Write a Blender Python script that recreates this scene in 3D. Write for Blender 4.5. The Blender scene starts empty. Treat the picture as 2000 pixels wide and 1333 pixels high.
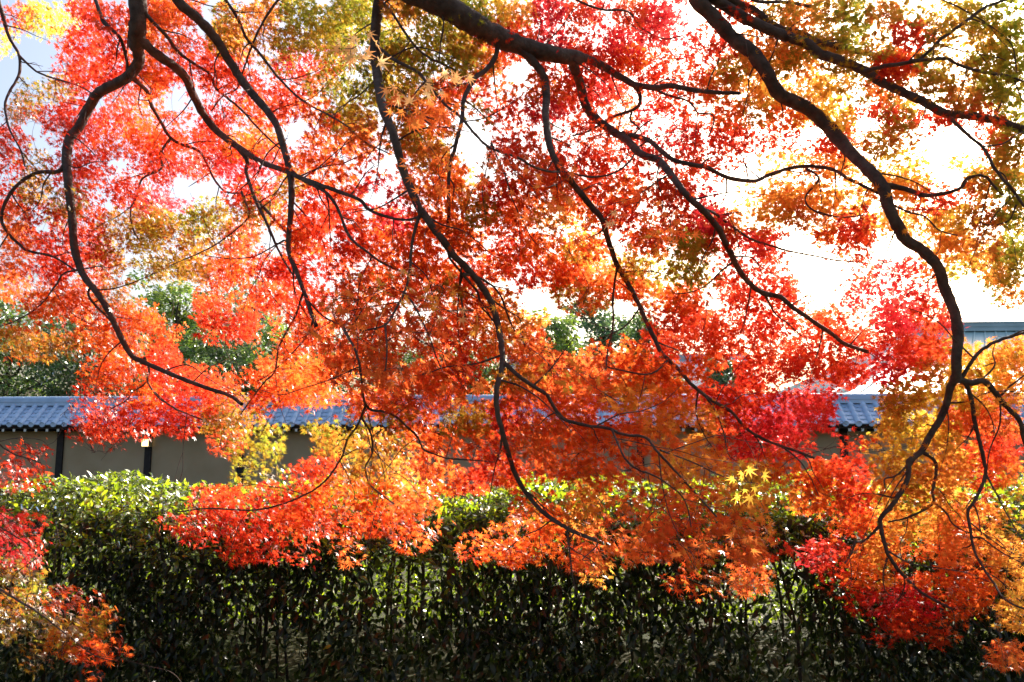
import bpy, math, random
import numpy as np
from mathutils import Vector

rng = np.random.default_rng(7)
random.seed(7)
C = bpy.context.scene.collection
scene = bpy.context.scene

# ------------------------------------------------------------------ camera, sky, sun, exposure
FPX = 1500.0                      # focal length in pixels of the 2000 px wide photograph
CAM = np.array([0.0, 0.0, 1.75])
PITCH = math.radians(6.97)
cam_data = bpy.data.cameras.new("camera")
cam_data.sensor_width = 36.0
cam_data.lens = 36.0 * FPX / 2000.0
cam_data.clip_start = 0.05
cam_data.clip_end = 2000.0
cam = bpy.data.objects.new("camera", cam_data)
cam.location = CAM
cam.rotation_euler = (math.pi / 2 + PITCH, 0, 0)
C.objects.link(cam)
scene.camera = cam

SUN_AZ = math.radians(32.0)       # to the right of the view
SUN_EL = math.radians(28.0)
world = bpy.data.worlds.new("World")
scene.world = world
world.use_nodes = True
wn = world.node_tree.nodes
sky = wn.new("ShaderNodeTexSky")
sky.sky_type = 'NISHITA'
sky.sun_disc = False
sky.sun_elevation = SUN_EL
sky.sun_rotation = SUN_AZ
sky.air_density = 1.0
sky.dust_density = 6.0
sky.ozone_density = 1.2
world.node_tree.links.new(sky.outputs[0], wn["Background"].inputs[0])
wn["Background"].inputs[1].default_value = 0.10

SUN_DIR = np.array([math.sin(SUN_AZ) * math.cos(SUN_EL), math.cos(SUN_AZ) * math.cos(SUN_EL), math.sin(SUN_EL)])
sl = bpy.data.lights.new("sun", 'SUN')
sl.energy = 5.0
sl.angle = math.radians(0.5)
sl.color = (1.0, 0.94, 0.84)
so = bpy.data.objects.new("sun", sl)
so.rotation_euler = Vector(-SUN_DIR).to_track_quat('-Z', 'Y').to_euler()
so.location = (10, 16, 20)
C.objects.link(so)

scene.view_settings.view_transform = 'Standard'
scene.view_settings.look = 'None'
scene.view_settings.gamma = 1.0
scene.view_settings.exposure = 1.6
scene.cycles.max_bounces = 8
scene.cycles.diffuse_bounces = 4
scene.cycles.transmission_bounces = 4
scene.cycles.transparent_max_bounces = 4

R_ = np.array([1.0, 0, 0])
U_ = np.array([0, -math.sin(PITCH), math.cos(PITCH)])
F_ = np.array([0, math.cos(PITCH), math.sin(PITCH)])


def at(px, py, d):
    """world points for photograph pixels at a distance d along the view axis"""
    px, py, d = np.asarray(px, float), np.asarray(py, float), np.asarray(d, float)
    a, b = (px - 1000.0) / FPX, (666.5 - py) / FPX
    return CAM + d[..., None] * (a[..., None] * R_ + b[..., None] * U_ + F_)


# ------------------------------------------------------------------ helpers
def empty(name, loc=(0, 0, 0), rz=0.0):
    o = bpy.data.objects.new(name, None)
    o.empty_display_size = 0.2
    o.location = loc
    o.rotation_euler = (0, 0, rz)
    C.objects.link(o)
    return o


def tag(o, label=None, cat=None, group=None, kind=None):
    for k, v in (("label", label), ("category", cat), ("group", group), ("kind", kind)):
        if v:
            o[k] = v
    return o


def link(name, me, mats, parent=None):
    for m in (mats if isinstance(mats, (list, tuple)) else [mats]):
        me.materials.append(m)
    o = bpy.data.objects.new(name, me)
    C.objects.link(o)
    if parent is not None:
        o.parent = parent
    return o


def np_mesh(name, V, T, col=None, smooth=False, matidx=None):
    """V (n,3), T (m,3 or 4) faces of one size, col (n,3)"""
    me = bpy.data.meshes.new(name)
    V = np.ascontiguousarray(V, dtype=np.float32)
    T = np.ascontiguousarray(T, dtype=np.int32)
    k = T.shape[1]
    me.vertices.add(len(V))
    me.vertices.foreach_set("co", V.ravel())
    me.loops.add(T.size)
    me.loops.foreach_set("vertex_index", T.ravel())
    me.polygons.add(len(T))
    me.polygons.foreach_set("loop_start", np.arange(0, T.size, k, dtype=np.int32))
    me.polygons.foreach_set("loop_total", np.full(len(T), k, dtype=np.int32))
    if smooth:
        me.polygons.foreach_set("use_smooth", np.ones(len(T), dtype=bool))
    me.update(calc_edges=True)
    if col is not None:
        a = me.attributes.new("Col", 'FLOAT_COLOR', 'POINT')
        c4 = np.ones((len(V), 4), dtype=np.float32)
        c4[:, :3] = col
        a.data.foreach_set("color", c4.ravel())
    return me


class MB:
    """collects boxes, tubes, prisms into one mesh"""
    def __init__(self):
        self.v, self.f = [], []

    def box(self, x0, x1, y0, y1, z0, z1):
        n = len(self.v)
        for z in (z0, z1):
            self.v += [(x0, y0, z), (x1, y0, z), (x1, y1, z), (x0, y1, z)]
        for q in ((3, 2, 1, 0), (4, 5, 6, 7), (0, 1, 5, 4), (1, 2, 6, 5), (2, 3, 7, 6), (3, 0, 4, 7)):
            self.f.append(tuple(n + i for i in q))

    def face(self, pts):
        n = len(self.v)
        self.v += [tuple(p) for p in pts]
        self.f.append(tuple(range(n, n + len(pts))))

    def rings(self, rings, close_u=True, cap=True):
        n = len(self.v)
        k = len(rings[0])
        for r in rings:
            self.v += [tuple(p) for p in r]
        for i in range(len(rings) - 1):
            for j in range(k if close_u else k - 1):
                a, b = n + i * k + j, n + i * k + (j + 1) % k
                self.f.append((a, b, b + k, a + k))
        if cap and close_u:
            self.f.append(tuple(n + j for j in reversed(range(k))))
            self.f.append(tuple(n + (len(rings) - 1) * k + j for j in range(k)))

    def mesh(self, name, smooth=False):
        me = bpy.data.meshes.new(name)
        me.from_pydata(self.v, [], self.f)
        me.update()
        if smooth:
            me.polygons.foreach_set("use_smooth", [True] * len(me.polygons))
        return me

    def build(self, name, mat, parent=None, smooth=False):
        return link(name, self.mesh(name, smooth), mat, parent)


def mat(name, base=(0.5, 0.5, 0.5), rough=0.7, spec=0.3, noise=None, bump=0.0, bscale=20.0, emit=None):
    m = bpy.data.materials.new(name)
    m.use_nodes = True
    nt = m.node_tree
    p = nt.nodes["Principled BSDF"]
    p.inputs["Base Color"].default_value = (*base, 1)
    p.inputs["Roughness"].default_value = rough
    p.inputs["Specular IOR Level"].default_value = spec
    tc = nt.nodes.new("ShaderNodeTexCoord")
    if noise:
        other, scale, detail = noise
        t = nt.nodes.new("ShaderNodeTexNoise")
        t.inputs["Scale"].default_value = scale
        t.inputs["Detail"].default_value = detail
        nt.links.new(tc.outputs["Object"], t.inputs["Vector"])
        r = nt.nodes.new("ShaderNodeValToRGB")
        r.color_ramp.elements[0].position = 0.35
        r.color_ramp.elements[1].position = 0.68
        r.color_ramp.elements[0].color = (*base, 1)
        r.color_ramp.elements[1].color = (*other, 1)
        nt.links.new(t.outputs["Fac"], r.inputs["Fac"])
        nt.links.new(r.outputs["Color"], p.inputs["Base Color"])
    if bump:
        t = nt.nodes.new("ShaderNodeTexNoise")
        t.inputs["Scale"].default_value = bscale
        t.inputs["Detail"].default_value = 6
        nt.links.new(tc.outputs["Object"], t.inputs["Vector"])
        b = nt.nodes.new("ShaderNodeBump")
        b.inputs["Strength"].default_value = bump
        b.inputs["Distance"].default_value = 0.01
        nt.links.new(t.outputs["Fac"], b.inputs["Height"])
        nt.links.new(b.outputs["Normal"], p.inputs["Normal"])
    if emit:
        p.inputs["Emission Color"].default_value = (*emit[0], 1)
        p.inputs["Emission Strength"].default_value = emit[1]
    return m


def leaf_mat(name, trans=0.6, gloss=0.06, rough=0.35, tint=(1, 1, 1), tgain=1.0):
    """thin leaf: own colour from the Col attribute, reflected, let through, and a waxy sheen"""
    m = bpy.data.materials.new(name)
    m.use_nodes = True
    nt = m.node_tree
    nt.nodes.clear()
    N = nt.nodes.new
    out = N("ShaderNodeOutputMaterial")
    at_ = N("ShaderNodeAttribute")
    at_.attribute_name = "Col"
    mul = N("ShaderNodeMix")
    mul.data_type = 'RGBA'
    mul.blend_type = 'MULTIPLY'
    mul.inputs["Factor"].default_value = 1.0
    mul.inputs["B"].default_value = (*[t * tgain for t in tint], 1)
    nt.links.new(at_.outputs["Color"], mul.inputs["A"])
    d = N("ShaderNodeBsdfDiffuse")
    nt.links.new(at_.outputs["Color"], d.inputs["Color"])
    t = N("ShaderNodeBsdfTranslucent")
    nt.links.new(mul.outputs["Result"], t.inputs["Color"])
    mx = N("ShaderNodeMixShader")
    mx.inputs[0].default_value = trans
    nt.links.new(d.outputs[0], mx.inputs[1])
    nt.links.new(t.outputs[0], mx.inputs[2])
    g = N("ShaderNodeBsdfGlossy")
    g.inputs["Roughness"].default_value = rough
    g.inputs["Color"].default_value = (1, 1, 1, 1)
    fr = N("ShaderNodeFresnel")
    fr.inputs["IOR"].default_value = 1.4
    sc = N("ShaderNodeMath")
    sc.operation = 'MULTIPLY'
    sc.inputs[1].default_value = gloss / 0.06
    nt.links.new(fr.outputs[0], sc.inputs[0])
    mx2 = N("ShaderNodeMixShader")
    nt.links.new(sc.outputs[0], mx2.inputs[0])
    nt.links.new(mx.outputs[0], mx2.inputs[1])
    nt.links.new(g.outputs[0], mx2.inputs[2])
    nt.links.new(mx2.outputs[0], out.inputs["Surface"])
    return m


M = {
    "bark": mat("maple_bark", (0.065, 0.043, 0.036), 0.85, 0.25, ((0.14, 0.10, 0.082), 14.0, 8), 0.9, 60.0),
    "maple": leaf_mat("maple_leaf", 0.70, 0.008, 0.45),
    "hedge": leaf_mat("hedge_leaf", 0.55, 0.05, 0.28, (1.35, 1.2, 0.4), 1.3),
    "green": leaf_mat("evergreen_leaf", 0.42, 0.04, 0.34, (1.3, 1.15, 0.5), 1.2),
    "hedge_top": leaf_mat("hedge_top_leaf", 0.55, 0.11, 0.22, (1.35, 1.2, 0.4), 1.35),
    "stem": mat("hedge_stem", (0.030, 0.024, 0.018), 0.9, 0.2, ((0.06, 0.045, 0.03), 30.0, 4), 0.5, 80.0),
    "trunk": mat("evergreen_bark", (0.055, 0.042, 0.03), 0.9, 0.2, ((0.10, 0.08, 0.06), 8.0, 6), 0.7, 20.0),
    "plaster": mat("ochre_plaster", (0.40, 0.29, 0.165), 0.92, 0.15, ((0.46, 0.345, 0.21), 1.6, 8), 0.25, 90.0),
    "timber": mat("dark_timber", (0.020, 0.016, 0.014), 0.7, 0.3, ((0.035, 0.027, 0.022), 9.0, 6), 0.3, 40.0),
    "tile": mat("sky_tinted_roof_tile", (0.36, 0.50, 0.68), 0.30, 0.7, ((0.46, 0.60, 0.78), 3.0, 6), 0.15, 30.0),  # silver-grey tile with the reflected blue of the sky put in its colour
    "white": mat("white_painted_end", (0.78, 0.75, 0.68), 0.7, 0.2, ((0.62, 0.58, 0.5), 40.0, 3)),
    "copper": mat("verdigris_copper", (0.40, 0.56, 0.54), 0.38, 0.5, ((0.52, 0.66, 0.63), 0.7, 6), 0.05, 10.0),
    "slate": mat("bluish_roof_sheet", (0.30, 0.40, 0.43), 0.45, 0.5, ((0.38, 0.48, 0.51), 1.0, 5)),
    "paper": mat("lamp_paper", (0.85, 0.75, 0.5), 0.8, 0.1, None, 0, 1, ((1.0, 0.72, 0.30), 1.1)),
    "bulb": mat("lamp_bulb_glow", (1, 0.9, 0.7), 0.8, 0.1, None, 0, 1, ((1.0, 0.9, 0.62), 3.0)),
    "lampwood": mat("lamp_wood", (0.55, 0.42, 0.22), 0.6, 0.3, ((0.45, 0.32, 0.16), 30.0, 4)),
    "soil": mat("mossy_soil", (0.026, 0.034, 0.012), 0.95, 0.1, ((0.06, 0.05, 0.03), 1.4, 9), 0.8, 14.0),
}

# ------------------------------------------------------------------ ground
g = np_mesh("ground", [(-400, -300, 0), (400, -300, 0), (400, 900, 0), (-400, 900, 0)], [(0, 1, 2, 3)])
tag(link("ground", g, M["soil"]), kind="structure")

# ------------------------------------------------------------------ leaves by the thousand
def leaf_template(lobes):
    ang = {7: [0, 36, -36, 74, -74, 118, -118], 5: [0, 42, -42, 92, -92]}[lobes]
    ln = {7: [1, .93, .93, .74, .74, .44, .44], 5: [1, .9, .9, .62, .62]}[lobes]
    order = sorted(range(lobes), key=lambda i: ang[i])
    pts = [(0, 0, 0)]
    angs = [ang[i] for i in order]
    lens = [ln[i] for i in order]
    ring = []
    ring.append((angs[0] - 26, 0.16))
    for i in range(lobes):
        ring.append((angs[i], lens[i]))
        if i < lobes - 1:
            ring.append(((angs[i] + angs[i + 1]) / 2, 0.27 * min(lens[i], lens[i + 1]) + 0.05))
    ring.append((angs[-1] + 26, 0.16))
    for a, r in ring:
        a = math.radians(a)
        pts.append((r * math.sin(a), r * math.cos(a), -0.16 * r * r))
    tris = [(0, i, i + 1) for i in range(1, len(ring))]
    return np.array(pts), np.array(tris)


HEDGE_T = (np.array([(0, 0, 0), (-.2, .3, .07), (.2, .3, .07), (-.2, .62, .06), (.2, .62, .06), (0, 1, -.08), (0, .48, -.01)]),
           np.array([(6, 0, 2), (6, 2, 4), (6, 4, 5), (6, 5, 3), (6, 3, 1), (6, 1, 0)]))
RHOMB_T = (np.array([(0, 0, 0), (-.28, .5, .05), (.28, .5, .05), (0, 1, 0)]), np.array([(0, 2, 1), (1, 2, 3)]))


def unit(a):
    return a / np.maximum(np.linalg.norm(a, axis=-1, keepdims=True), 1e-9)


def leaves(tmpl, P, Nrm, Dir, S, colr, tipcol=None):
    """arrays of leaves: base points P, normals, pointing directions, sizes, colours -> V, T, col"""
    tv, tt = tmpl
    n, k = len(P), len(tv)
    Z = unit(Nrm)
    Y = unit(Dir - (Dir * Z).sum(1, keepdims=True) * Z)
    X = np.cross(Y, Z)
    W = np.repeat(tv[None], n, 0)
    W[:, :, 2] = W[:, :, 2] * rng.uniform(-0.3, 2.4, (n, 1)) + rng.normal(0, 0.05, (n, k)) * (np.linalg.norm(tv[:, :2], axis=1) > 0.3)
    W[:, :, 0] *= rng.uniform(0.8, 1.12, (n, 1))
    V = P[:, None] + S[:, None, None] * (W[:, :, 0:1] * X[:, None] + W[:, :, 1:2] * Y[:, None] + W[:, :, 2:3] * Z[:, None])
    T = (tt[None] + (np.arange(n) * k)[:, None, None]).reshape(-1, 3)
    col = np.repeat(colr[:, None], k, 1)
    if tipcol is not None:
        w = np.clip(np.linalg.norm(tv[:, :2], axis=1), 0, 1)[None, :, None]
        col = col * (1 - w) + tipcol[:, None] * w
    return V.reshape(-1, 3), T, col.reshape(-1, 3)


def rand_dirs(n):
    return unit(rng.normal(size=(n, 3)))


def tube(pts, rad, sides=8, rough=0.0, seed=0):
    """tube along points -> V, quads"""
    pts = np.asarray(pts, float)
    n = len(pts)
    tan = np.gradient(pts, axis=0)
    tan = unit(tan)
    up = np.array([0.0, 0.35, 0.93])
    if abs(tan[0] @ up) > 0.9:
        up = np.array([1.0, 0, 0])
    a0 = unit(np.cross(tan[0], up)[None])[0]
    A = [a0]
    for i in range(1, n):
        a = A[-1] - (A[-1] @ tan[i]) * tan[i]
        A.append(a / max(np.linalg.norm(a), 1e-9))
    A = np.array(A)
    B = np.cross(tan, A)
    th = np.arange(sides) * 2 * math.pi / sides
    r = np.asarray(rad, float)[:, None]
    if rough:
        lr = np.random.default_rng(seed)
        r = r * (1 + lr.normal(0, rough, (n, sides)) + lr.normal(0, rough * 0.8, (n, 1)))
    else:
        r = np.repeat(r, sides, 1)
    V = pts[:, None] + r[:, :, None] * (np.cos(th)[None, :, None] * A[:, None] + np.sin(th)[None, :, None] * B[:, None])
    V = V.reshape(-1, 3)
    i, j = np.meshgrid(np.arange(n - 1), np.arange(sides), indexing='ij')
    a = i * sides + j
    b = i * sides + (j + 1) % sides
    T = np.stack([a, b, b + sides, a + sides], -1).reshape(-1, 4)
    return V, T


def merge(parts):
    Vs, Ts, o = [], [], 0
    for V, T in parts:
        Vs.append(V)
        Ts.append(T + o)
        o += len(V)
    return np.concatenate(Vs), np.concatenate(Ts)


def smooth_path(P, per=6):
    """Catmull-Rom through the rows of P"""
    P = np.asarray(P, float)
    if len(P) < 3:
        t = np.linspace(0, 1, per + 1)[:, None]
        return P[0] * (1 - t) + P[-1] * t
    Q = np.vstack([2 * P[0] - P[1], P, 2 * P[-1] - P[-2]])
    out = []
    for i in range(1, len(Q) - 2):
        p0, p1, p2, p3 = Q[i - 1], Q[i], Q[i + 1], Q[i + 2]
        for t in np.linspace(0, 1, per, endpoint=False):
            out.append(0.5 * (2 * p1 + (p2 - p0) * t + (2 * p0 - 5 * p1 + 4 * p2 - p3) * t * t + (3 * p1 - p0 - 3 * p2 + p3) * t ** 3))
    out.append(Q[-2])
    return np.array(out)


# ------------------------------------------------------------------ the roofed garden wall
WTH = math.radians(-4.5)
WALL = empty("garden_wall", (0.0, 19.6, 0.0), WTH)
tag(WALL, "long ochre plaster garden wall with dark posts under a grey tiled roof tinted sky blue", "wall")
wux, wuy = math.cos(WTH), math.sin(WTH)


def wall_u(px):
    """distance along the wall seen at a photograph column"""
    a = (px - 1000.0) / FPX
    # point = (u*wux, 19.6+u*wuy); x = a*y
    return a * 19.6 / (wux - a * wuy)


U0, U1 = -19.0, 19.0
EAVE_V, EAVE_Z, TOP_V, TOP_Z = -0.62, 2.01, -0.07, 2.52
mb = MB(); mb.box(U0, U1, -0.06, 0.06, 0.0, 1.95); mb.build("plaster_panel", M["plaster"], WALL)
mb = MB(); mb.box(U0, U1, -0.085, 0.085, 0.0, 0.28); mb.build("base_course", M["timber"], WALL)
posts_px = [-212, -40, 130, 300, 478, 666, 858, 1052, 1248, 1444, 1640, 1838, 2036, 2236]
for p in posts_px:
    u = wall_u(p)
    mb = MB(); mb.box(u - 0.085, u + 0.085, -0.115, 0.115, 0.0, 1.95); mb.build("post", M["timber"], WALL)
mb = MB()
mb.box(U0, U1, -0.13, 0.13, 1.953, 2.05)
mb.box(U0, U1, -0.56, -0.50, 1.905, 1.978)
mb.box(U0, U1, 0.50, 0.56, 1.905, 1.978)
mb.build("eave_beam", M["timber"], WALL)
# rafters with white painted ends under the eave
TS = 0.30
u = math.ceil(wall_u(-60) / TS) * TS
nr = 0
while u < wall_u(2060) and nr < 98:
    mb = MB(); mb.box(u - 0.03, u + 0.03, -0.575, -0.132, 1.84, 1.902); r = mb.build("rafter", M["timber"], WALL)
    mb = MB(); mb.box(u - 0.032, u + 0.032, -0.582, -0.577, 1.836, 1.904); mb.build("painted_end", M["white"], r)
    u += TS; nr += 1


def slope(t, side=-1):
    return side * (abs(EAVE_V) * (1 - t) + abs(TOP_V) * t), EAVE_Z * (1 - t) + TOP_Z * t


nrm = np.array([0, -(TOP_Z - EAVE_Z), abs(EAVE_V) - abs(TOP_V)]); nrm = nrm / np.linalg.norm(nrm)
# flat pans: courses that overlap with a lip
mb = MB()
NC = 5
nt_ = int((U1 - U0) / TS)
for side in (-1, 1):
    for c in range(NC):
        t0, t1 = c / NC, (c + 1.12) / NC
        v0, z0 = slope(t0, side); v1, z1 = slope(min(t1, 1), side)
        for i in range(nt_):
            a, b = U0 + i * TS, U0 + (i + 1) * TS
            l0, l1 = 0.040, 0.008
            ys = (np.arange(5) / 4.0)
            sag = -0.018 * np.sin(ys * math.pi)
            top = [(a + (b - a) * y, v0, z0 + l0 + s) for y, s in zip(ys, sag)]
            bot = [(a + (b - a) * y, v1, z1 + l1 + s) for y, s in zip(ys, sag)]
            lip = [(a + (b - a) * y, v0, z0 + l0 + s - 0.026) for y, s in zip(ys, sag)]
            mb.rings([lip, top, bot] if side < 0 else [bot, top, lip], close_u=False)
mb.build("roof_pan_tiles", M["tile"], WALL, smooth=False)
mb = MB()
for side in (-1, 1):
    v0, z0 = slope(0.0, side); v1, z1 = slope(1.0, side)
    mb.face([(U0, v0, z0 - 0.004), (U1, v0, z0 - 0.004), (U1, v1, z1 - 0.004), (U0, v1, z1 - 0.004)])
    mb.face([(U0, v0, z0 - 0.034), (U1, v0, z0 - 0.034), (U1, v1, z1 - 0.034), (U0, v1, z1 - 0.034)])
    mb.face([(U0, v0, z0 - 0.034), (U1, v0, z0 - 0.034), (U1, v0, z0 - 0.004), (U0, v0, z0 - 0.004)])
mb.build("roof_boarding", M["timber"], WALL)
# round cover tiles
mb = MB(); mc = MB()
for side in (-1, 1):
    for i in range(nt_ + 1):
        u = U0 + i * TS
        for c in range(4):
            t0, t1 = c / 4.0 - (0.03 if c == 0 else 0), (c + 1.03) / 4.0
            rings = []
            for t, rr in ((t0, 0.072), (t0 + 0.02, 0.074), (t1, 0.066)):
                v, z = slope(t, side)
                ring = []
                for k in range(9):
                    th = math.pi * k / 8
                    ring.append((u + rr * math.cos(th), v + side * 0.75 * rr * math.sin(th) * 0.68, z + 0.02 + rr * math.sin(th) * 0.85))
                rings.append(ring)
            mb.rings(rings, close_u=False)
        v, z = slope(-0.03, side)
        ring = [(u + 0.074 * math.cos(k * math.pi / 8), v + side * 0.006, z + 0.02 + 0.066 * math.sin(k * math.pi / 8)) for k in range(16)]
        ring2 = [(p[0], v - side * 0.05, p[2]) for p in ring]
        mc.rings([ring, ring2])
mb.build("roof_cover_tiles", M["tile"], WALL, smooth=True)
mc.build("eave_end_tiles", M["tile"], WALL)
# ridge: stacked flat courses with a round cap
mb = MB()
zz = TOP_Z + 0.0
for k, (hw, h) in enumerate(((0.15, 0.05), (0.125, 0.045), (0.14, 0.04), (0.115, 0.045))):
    mb.box(U0, U1, -hw, hw, zz, zz + h - 0.008)
    mb.box(U0, U1, -hw + 0.03, hw - 0.03, zz + h - 0.008, zz + h)
    zz += h
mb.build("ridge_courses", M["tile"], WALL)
mb = MB()
seg = 0.33
u = U0
while u < U1:
    rings = []
    for uu, rr in ((u, 0.098), (u + 0.02, 0.1), (u + seg - 0.004, 0.093)):
        rings.append([(uu, rr * math.cos(k * math.pi / 8), zz + rr * 0.72 * math.sin(k * math.pi / 8)) for k in range(9)])
    mb.rings(rings, close_u=False)
    u += seg
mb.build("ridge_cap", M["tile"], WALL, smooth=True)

# square paper lamp on the post
lu = wall_u(300)
LP = empty("wall_lamp", (lu * wux, 19.6 + lu * wuy, 1.55), WTH)
tag(LP, "small square glowing paper lamp fixed on a dark wall post", "lamp")
mb = MB(); mb.box(-0.094, 0.094, -0.255, -0.118, -0.094, 0.094); mb.build("lamp_shade", M["paper"], LP)
mb = MB()
for s in (-1, 1):
    mb.box(s * 0.1 - 0.008, s * 0.1 + 0.008, -0.262, -0.118, -0.108, 0.108)
    mb.box(-0.092, 0.092, -0.262, -0.118, s * 0.1 - 0.008, s * 0.1 + 0.008)
mb.build("lamp_frame", M["lampwood"], LP)
mb = MB(); mb.box(-0.045, 0.045, -0.2585, -0.2552, -0.045, 0.045); mb.build("bright_centre", M["bulb"], LP)

# ------------------------------------------------------------------ the large hall and a low store behind
HALL = empty("temple_hall", (38.0, 46.0, 0.0), math.radians(-4.5))
tag(HALL, "large hall with pale verdigris copper hip roof and stacked ridge", "building")
EZ, RZ, HX, HY, RX = 3.5, 8.1, 22.0, 11.0, 13.2
mb = MB(); mb.box(-HX + 2, HX - 2, -HY + 2, HY - 2, 0, EZ + 0.2); mb.build("wall", M["plaster"], HALL)
corner = [(-HX, -HY), (HX, -HY), (HX, HY), (-HX, HY)]
RL, RR = (-RX, 0), (RX, 0)


def curve_pt(e, r, t):
    """from eave point e to ridge point r with the sagging curve of such roofs"""
    z = EZ + (RZ - EZ) * (0.72 * t + 0.28 * t * t)
    return (e[0] + (r[0] - e[0]) * t, e[1] + (r[1] - e[1]) * t, z)


mb = MB(); rb = MB()
def roof_side(e0, e1, r0, r1, n):
    cols = []
    for i in range(n + 1):
        s = i / n
        e = (e0[0] + (e1[0] - e0[0]) * s, e0[1] + (e1[1] - e0[1]) * s)
        r = (r0[0] + (r1[0] - r0[0]) * s, r0[1] + (r1[1] - r0[1]) * s)
        cols.append([curve_pt(e, r, t) for t in np.linspace(0, 1, 7)])
    mb.rings(cols, close_u=False)
    return cols
cs = roof_side(corner[0], corner[1], RL, RR, 44)
ce = roof_side(corner[1], corner[2], RR, RR, 22)
cn = roof_side(corner[2], corner[3], RR, RL, 44)
cw = roof_side(corner[3], corner[0], RL, RL, 22)
mb.build("roof", M["copper"], HALL)
for cols in (cs, cw, ce, cn):
    for cpts in cols[1:-1]:
        p = np.array(cpts) + np.array([0, 0, 0.03])
        V, T = tube(p, np.full(7, 0.055), 5)
        n = len(rb.v); rb.v += [tuple(q) for q in V]; rb.f += [tuple(n + i for i in q) for q in T]
rb.build("roof_ribs", M["copper"], HALL)
for cpts in (cs[0], cs[-1], cn[0], cn[-1]):
    p = np.array(cpts) + np.array([0, 0, 0.1])
    V, T = tube(p, np.full(7, 0.2), 8)
    link("hip_ridge", np_mesh("hip_ridge", V, T, smooth=True), M["copper"], HALL)
mb = MB()
z = RZ - 0.06
for hw, h, ex in ((0.36, 0.16, .2), (0.29, 0.13, .1), (0.34, 0.07, .2), (0.25, 0.14, .1), (0.3, 0.08, .15)):
    mb.box(-RX - ex, RX + ex, -hw, hw, z, z + h); z += h
for s in (-1, 1):
    mb.box(s * (RX + 0.42) - 0.2, s * (RX + 0.42) + 0.2, -0.42, 0.42, RZ - 0.2, z + 0.12)
mb.build("ridge", M["slate"], HALL)
mb = MB(); mb.box(-HX + 0.15, HX - 0.15, -HY + 0.15, HY - 0.15, EZ - 0.22, EZ - 0.02); mb.build("eave_board", M["timber"], HALL)

STORE = empty("storehouse", (6.6, 44.0, 0.0), math.radians(-4.5))
tag(STORE, "low storehouse with bluish sheet roof glimpsed between green trees", "building")
mb = MB(); mb.box(-6, 6, -2.5, 2.5, 0, 4.5); mb.build("wall", M["plaster"], STORE)
mb = MB()
mb.rings([[(-6.8, -3.4, 4.3), (-6.8, 0, 6.1), (-6.8, 3.4, 4.3), (-6.8, 3.4, 4.15), (-6.8, 0, 5.9), (-6.8, -3.4, 4.15)],
          [(6.8, -3.4, 4.3), (6.8, 0, 6.1), (6.8, 3.4, 4.3), (6.8, 3.4, 4.15), (6.8, 0, 5.9), (6.8, -3.4, 4.15)]])
mb.build("roof", M["slate"], STORE)
mb = MB(); mb.box(-6.9, 6.9, -0.2, 0.2, 6.0, 6.32); mb.build("ridge", M["slate"], STORE)

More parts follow.
